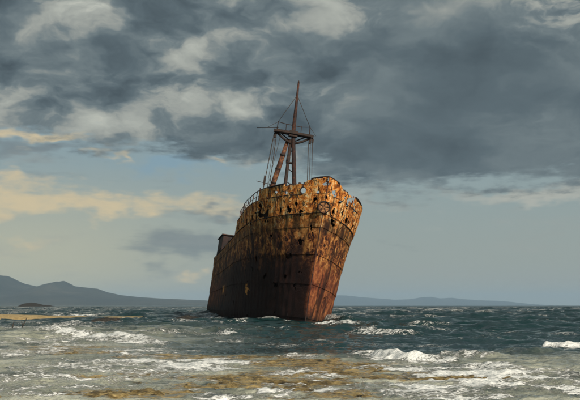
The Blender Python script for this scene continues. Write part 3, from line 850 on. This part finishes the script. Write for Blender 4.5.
# ---- mast at the break of the forecastle (local y positive = starboard = left in view)
MS = 20.0; Y0 = .38
def mp(px_off, z, ds=0.0): return (MS+ds, Y0-px_off+.040*(z-11.0), z)
def part(name, mat, parent, f, smooth=True):
    m = MB(); f(m); return m.build(name, mat, parent, smooth)
mast = part('mast', M_RUST, ship, lambda m: m.tube([mp(.85, 6.3), mp(.78, 12.2), mp(.12, 17.2), mp(.0, 18.3), mp(0, 20.8), mp(0, 23.1)], [.23, .22, .20, .20, .15, .09], 12))
part('mast_cap', M_DARK, mast, lambda m: m.tube([mp(0, 23.1), mp(0, 23.35)], [.10, .05], 8))
part('mast_leg', M_DARK, ship, lambda m: m.tube([mp(-.25, 6.3, .5), mp(-.22, 12.2, .35), mp(-.16, 17.6, .1)], [.19, .18, .15], 10))
part('leg_clamp', M_DARK, mast, lambda m: (m.box(mp(.0, 15.3, .2), (.35, .75, .16)), m.box(mp(-.2, 15.6, .2), (.3, .35, .5))))
for zz_ in (11.6, 13.0, 14.3, 16.2):
    part('mast_brace', M_DARK, mast, lambda m: m.tube([mp(.80-.13*max(0, zz_-12.2), zz_), mp(-.21, zz_+.5, .3)], .05, 6))
part('derrick_boom', M_BOOM, ship, lambda m: m.tube([mp(-2.35, 8.3, .9), mp(-1.6, 12.0, .8), mp(-.9, 15.2, .5), mp(-.40, 17.6, .3)], [.22, .25, .25, .16], 12))
for t in (.2, .45, .7):
    part('boom_band', M_DARK, ship.children[-1] if False else bpy.data.objects['derrick_boom'], lambda m: m.tube([Vector(mp(-1.6, 12.0, .8)).lerp(Vector(mp(-.40, 17.6, .3)), t), Vector(mp(-1.6, 12.0, .8)).lerp(Vector(mp(-.40, 17.6, .3)), t+.03)], .28, 12))
ct = part('crosstree', M_DARK, ship, lambda m: (m.box(mp(.05, 18.15), (.40, 3.9, .30)), m.box(mp(.05, 18.15, .5), (.10, 3.6, .2)), m.box(mp(.05, 18.15, -.5), (.10, 3.6, .2)), m.box(mp(0, 18.1), (.8, .8, .55))), False)
for k in (-1, 1):
    part('bracket', M_DARK, ct, lambda m: m.tube([mp(1.75*k+.05, 18.05), mp(.9*k+.05, 17.5), mp(.1*k, 17.15)], .11, 8))
    part('bracket', M_DARK, ct, lambda m: m.tube([mp(1.2*k+.05, 18.05, .3), mp(.2*k, 17.45, .3)], .06, 6))
    part('rail_post', M_DARK, ct, lambda m: m.tube([mp(1.62*k, 18.2), mp(1.58*k, 19.05)], .045, 6))
    part('rail_post', M_DARK, ct, lambda m: m.tube([mp(.75*k, 18.2), mp(.75*k, 19.0)], .03, 6))
    part('stay_cable', M_CABLE, mast, lambda m: m.tube([mp(.02*k, 21.9), mp(1.58*k, 19.05)], .028, 6))
    part('pulley_block', M_DARK, ct, lambda m: (m.box(mp(1.72*k, 17.70), (.26, .22, .5)), m.tube([mp(1.72*k, 18.05), mp(1.72*k, 17.9)], .04, 6)), False)
part('crosstree_rail', M_DARK, ct, lambda m: m.tube([mp(-1.58, 19.05), mp(-.75, 18.96), mp(.75, 18.92), mp(1.58, 19.05)], .035, 6))
part('pulley_block', M_DARK, ct, lambda m: m.box(mp(1.98, 17.78), (.2, .18, .4)), False)
part('yard', M_DARK, ct, lambda m: m.tube([mp(-1.5, 18.5), mp(-3.6, 18.12)], [.05, .035], 6))
part('yard_stay', M_CABLE, ct, lambda m: m.tube([mp(-1.58, 19.05), mp(-2.6, 18.3)], .022, 6))
part('yard_stay', M_CABLE, ct, lambda m: m.tube([mp(1.58, 19.05), mp(2.25, 18.3), mp(1.8, 18.15)], .022, 6))
# chains and purchase wires hanging from the crosstree (plumb: they lean against the list)
def hang(a, b_, r, sag=0.0, links=True, nm='chain'):
    a = Vector(a); b_ = Vector(b_); n = 34; m = MB()
    pts = [a.lerp(b_, i/n)+Vector((0, 0, -sag*4*(i/n)*(1-i/n))) for i in range(n+1)]
    rad = [r*(1.55 if i % 2 else .75) for i in range(n+1)] if links else r
    m.tube(pts, rad, 6); return m.build(nm, M_CABLE, ct, False)
hang(mp(-1.85, 17.9), mp(-2.55, 10.2), .036, .1)
hang(mp(-1.62, 17.5), mp(-1.85, 10.0), .032)
hang(mp(-1.2, 17.9), mp(-2.3, 10.0), .02, links=False, nm='purchase_wire')
hang(mp(-1.74, 17.6), mp(-2.1, 10.0), .018, links=False, nm='purchase_wire')
hang(mp(1.60, 17.4), mp(2.25, 9.0), .034, links=False, nm='purchase_wire')
hang(mp(1.80, 17.4), mp(2.45, 9.0), .022, links=False, nm='purchase_wire')
hang(mp(1.98, 17.6), mp(2.72, 9.0), .03, links=False, nm='purchase_wire')
part('chain_spreader', M_DARK, ct, lambda m: (m.tube([mp(-3.1, 13.0), mp(-1.8, 12.9)], .03, 6), m.box(mp(-2.3, 13.2), (.16, .2, .9))), False)
part('kingpost', M_RUST, ship, lambda m: m.tube([mp(-2.75, 8.0), mp(-2.62, 12.4)], [.10, .07], 8))

# ================================================================== small things
def sticks():
    for (px, py, dxp, h, lab) in ((20.0, 329.6, 6.5, .62, 'dark driftwood stick leaning right out of the shallows, larger of two'), (11.5, 329.4, 2.0, .42, 'short dark driftwood stick standing upright in the shallows, left of two')):
        x, y = ground(px, py)
        w = dxp/FPX*y
        m = MB(); m.tube([(x, y, -.4), (x+w*.4, y+.05, h*.35), (x+w, y+.1, h+.02)], [.05, .04, .018], 7)
        o = m.build('driftwood_stick', M_ROCK, None, True); tag(o, lab, 'driftwood', 'driftwood sticks in the shallows')
        m = MB(); m.tube([(x+w*.4, y+.05, h*.35), (x+w*.2, y, h*.75)], [.025, .012], 6); m.build('twig', M_ROCK, o)
sticks()
def reef(px0, px1, py, h, w, lab, seed):
    x0, y0 = ground(px0, py); x1, y1 = ground(px1, py)
    n = 90; mm = 20
    u = np.linspace(x0, x1, n)[None, :]*np.ones((mm, 1)); v = np.linspace(-1, 1, mm)[:, None]
    env = np.sqrt(np.clip(1-((u-(x0+x1)/2)/((x1-x0)/2))**2, 0, 1))
    Y = (y0+y1)/2+v*w*(.4+.6*env)+.8*(fbm(u*.5, 0*u, seed, 3)-.5)
    Z = -.4+(h+.4)*env*(1-np.abs(v)**2.2)*(.62+.75*fbm(u*.8, Y*.8, seed, 4))
    o = grid_obj('reef_ledge', u, Y, Z, M_ROCK, smooth=False); tag(o, lab, 'rock', 'low reef rocks along the spit'); return o
reef(172, 206, 320.6, .48, 1.6, 'low dark reef ledge awash beside the ship\'s stern', 3)
reef(88, 126, 321.6, .42, 1.0, 'low dark rock ledge at the tip of the sand spit', 6)

# ================================================================== sea haze
def haze():
    m = bpy.data.materials.new('sea_haze'); m.use_nodes = True; g = NG(m.node_tree); g.n.clear()
    out = g.node('ShaderNodeOutputMaterial'); v = g.node('ShaderNodeVolumePrincipled')
    v.inputs['Color'].default_value = (.50, .74, .98, 1); v.inputs['Density'].default_value = HAZE_D; v.inputs['Anisotropy'].default_value = 0.0
    g.l.new(v.outputs[0], out.inputs['Volume'])
    mb = MB(); mb.box((0, 11400, 163.5), (52000, 31000, 334.0)); o = mb.build('haze', m); o.location.z = 0
    tag(o, kind='stuff')
HAZE_D = 4.8e-5
haze()
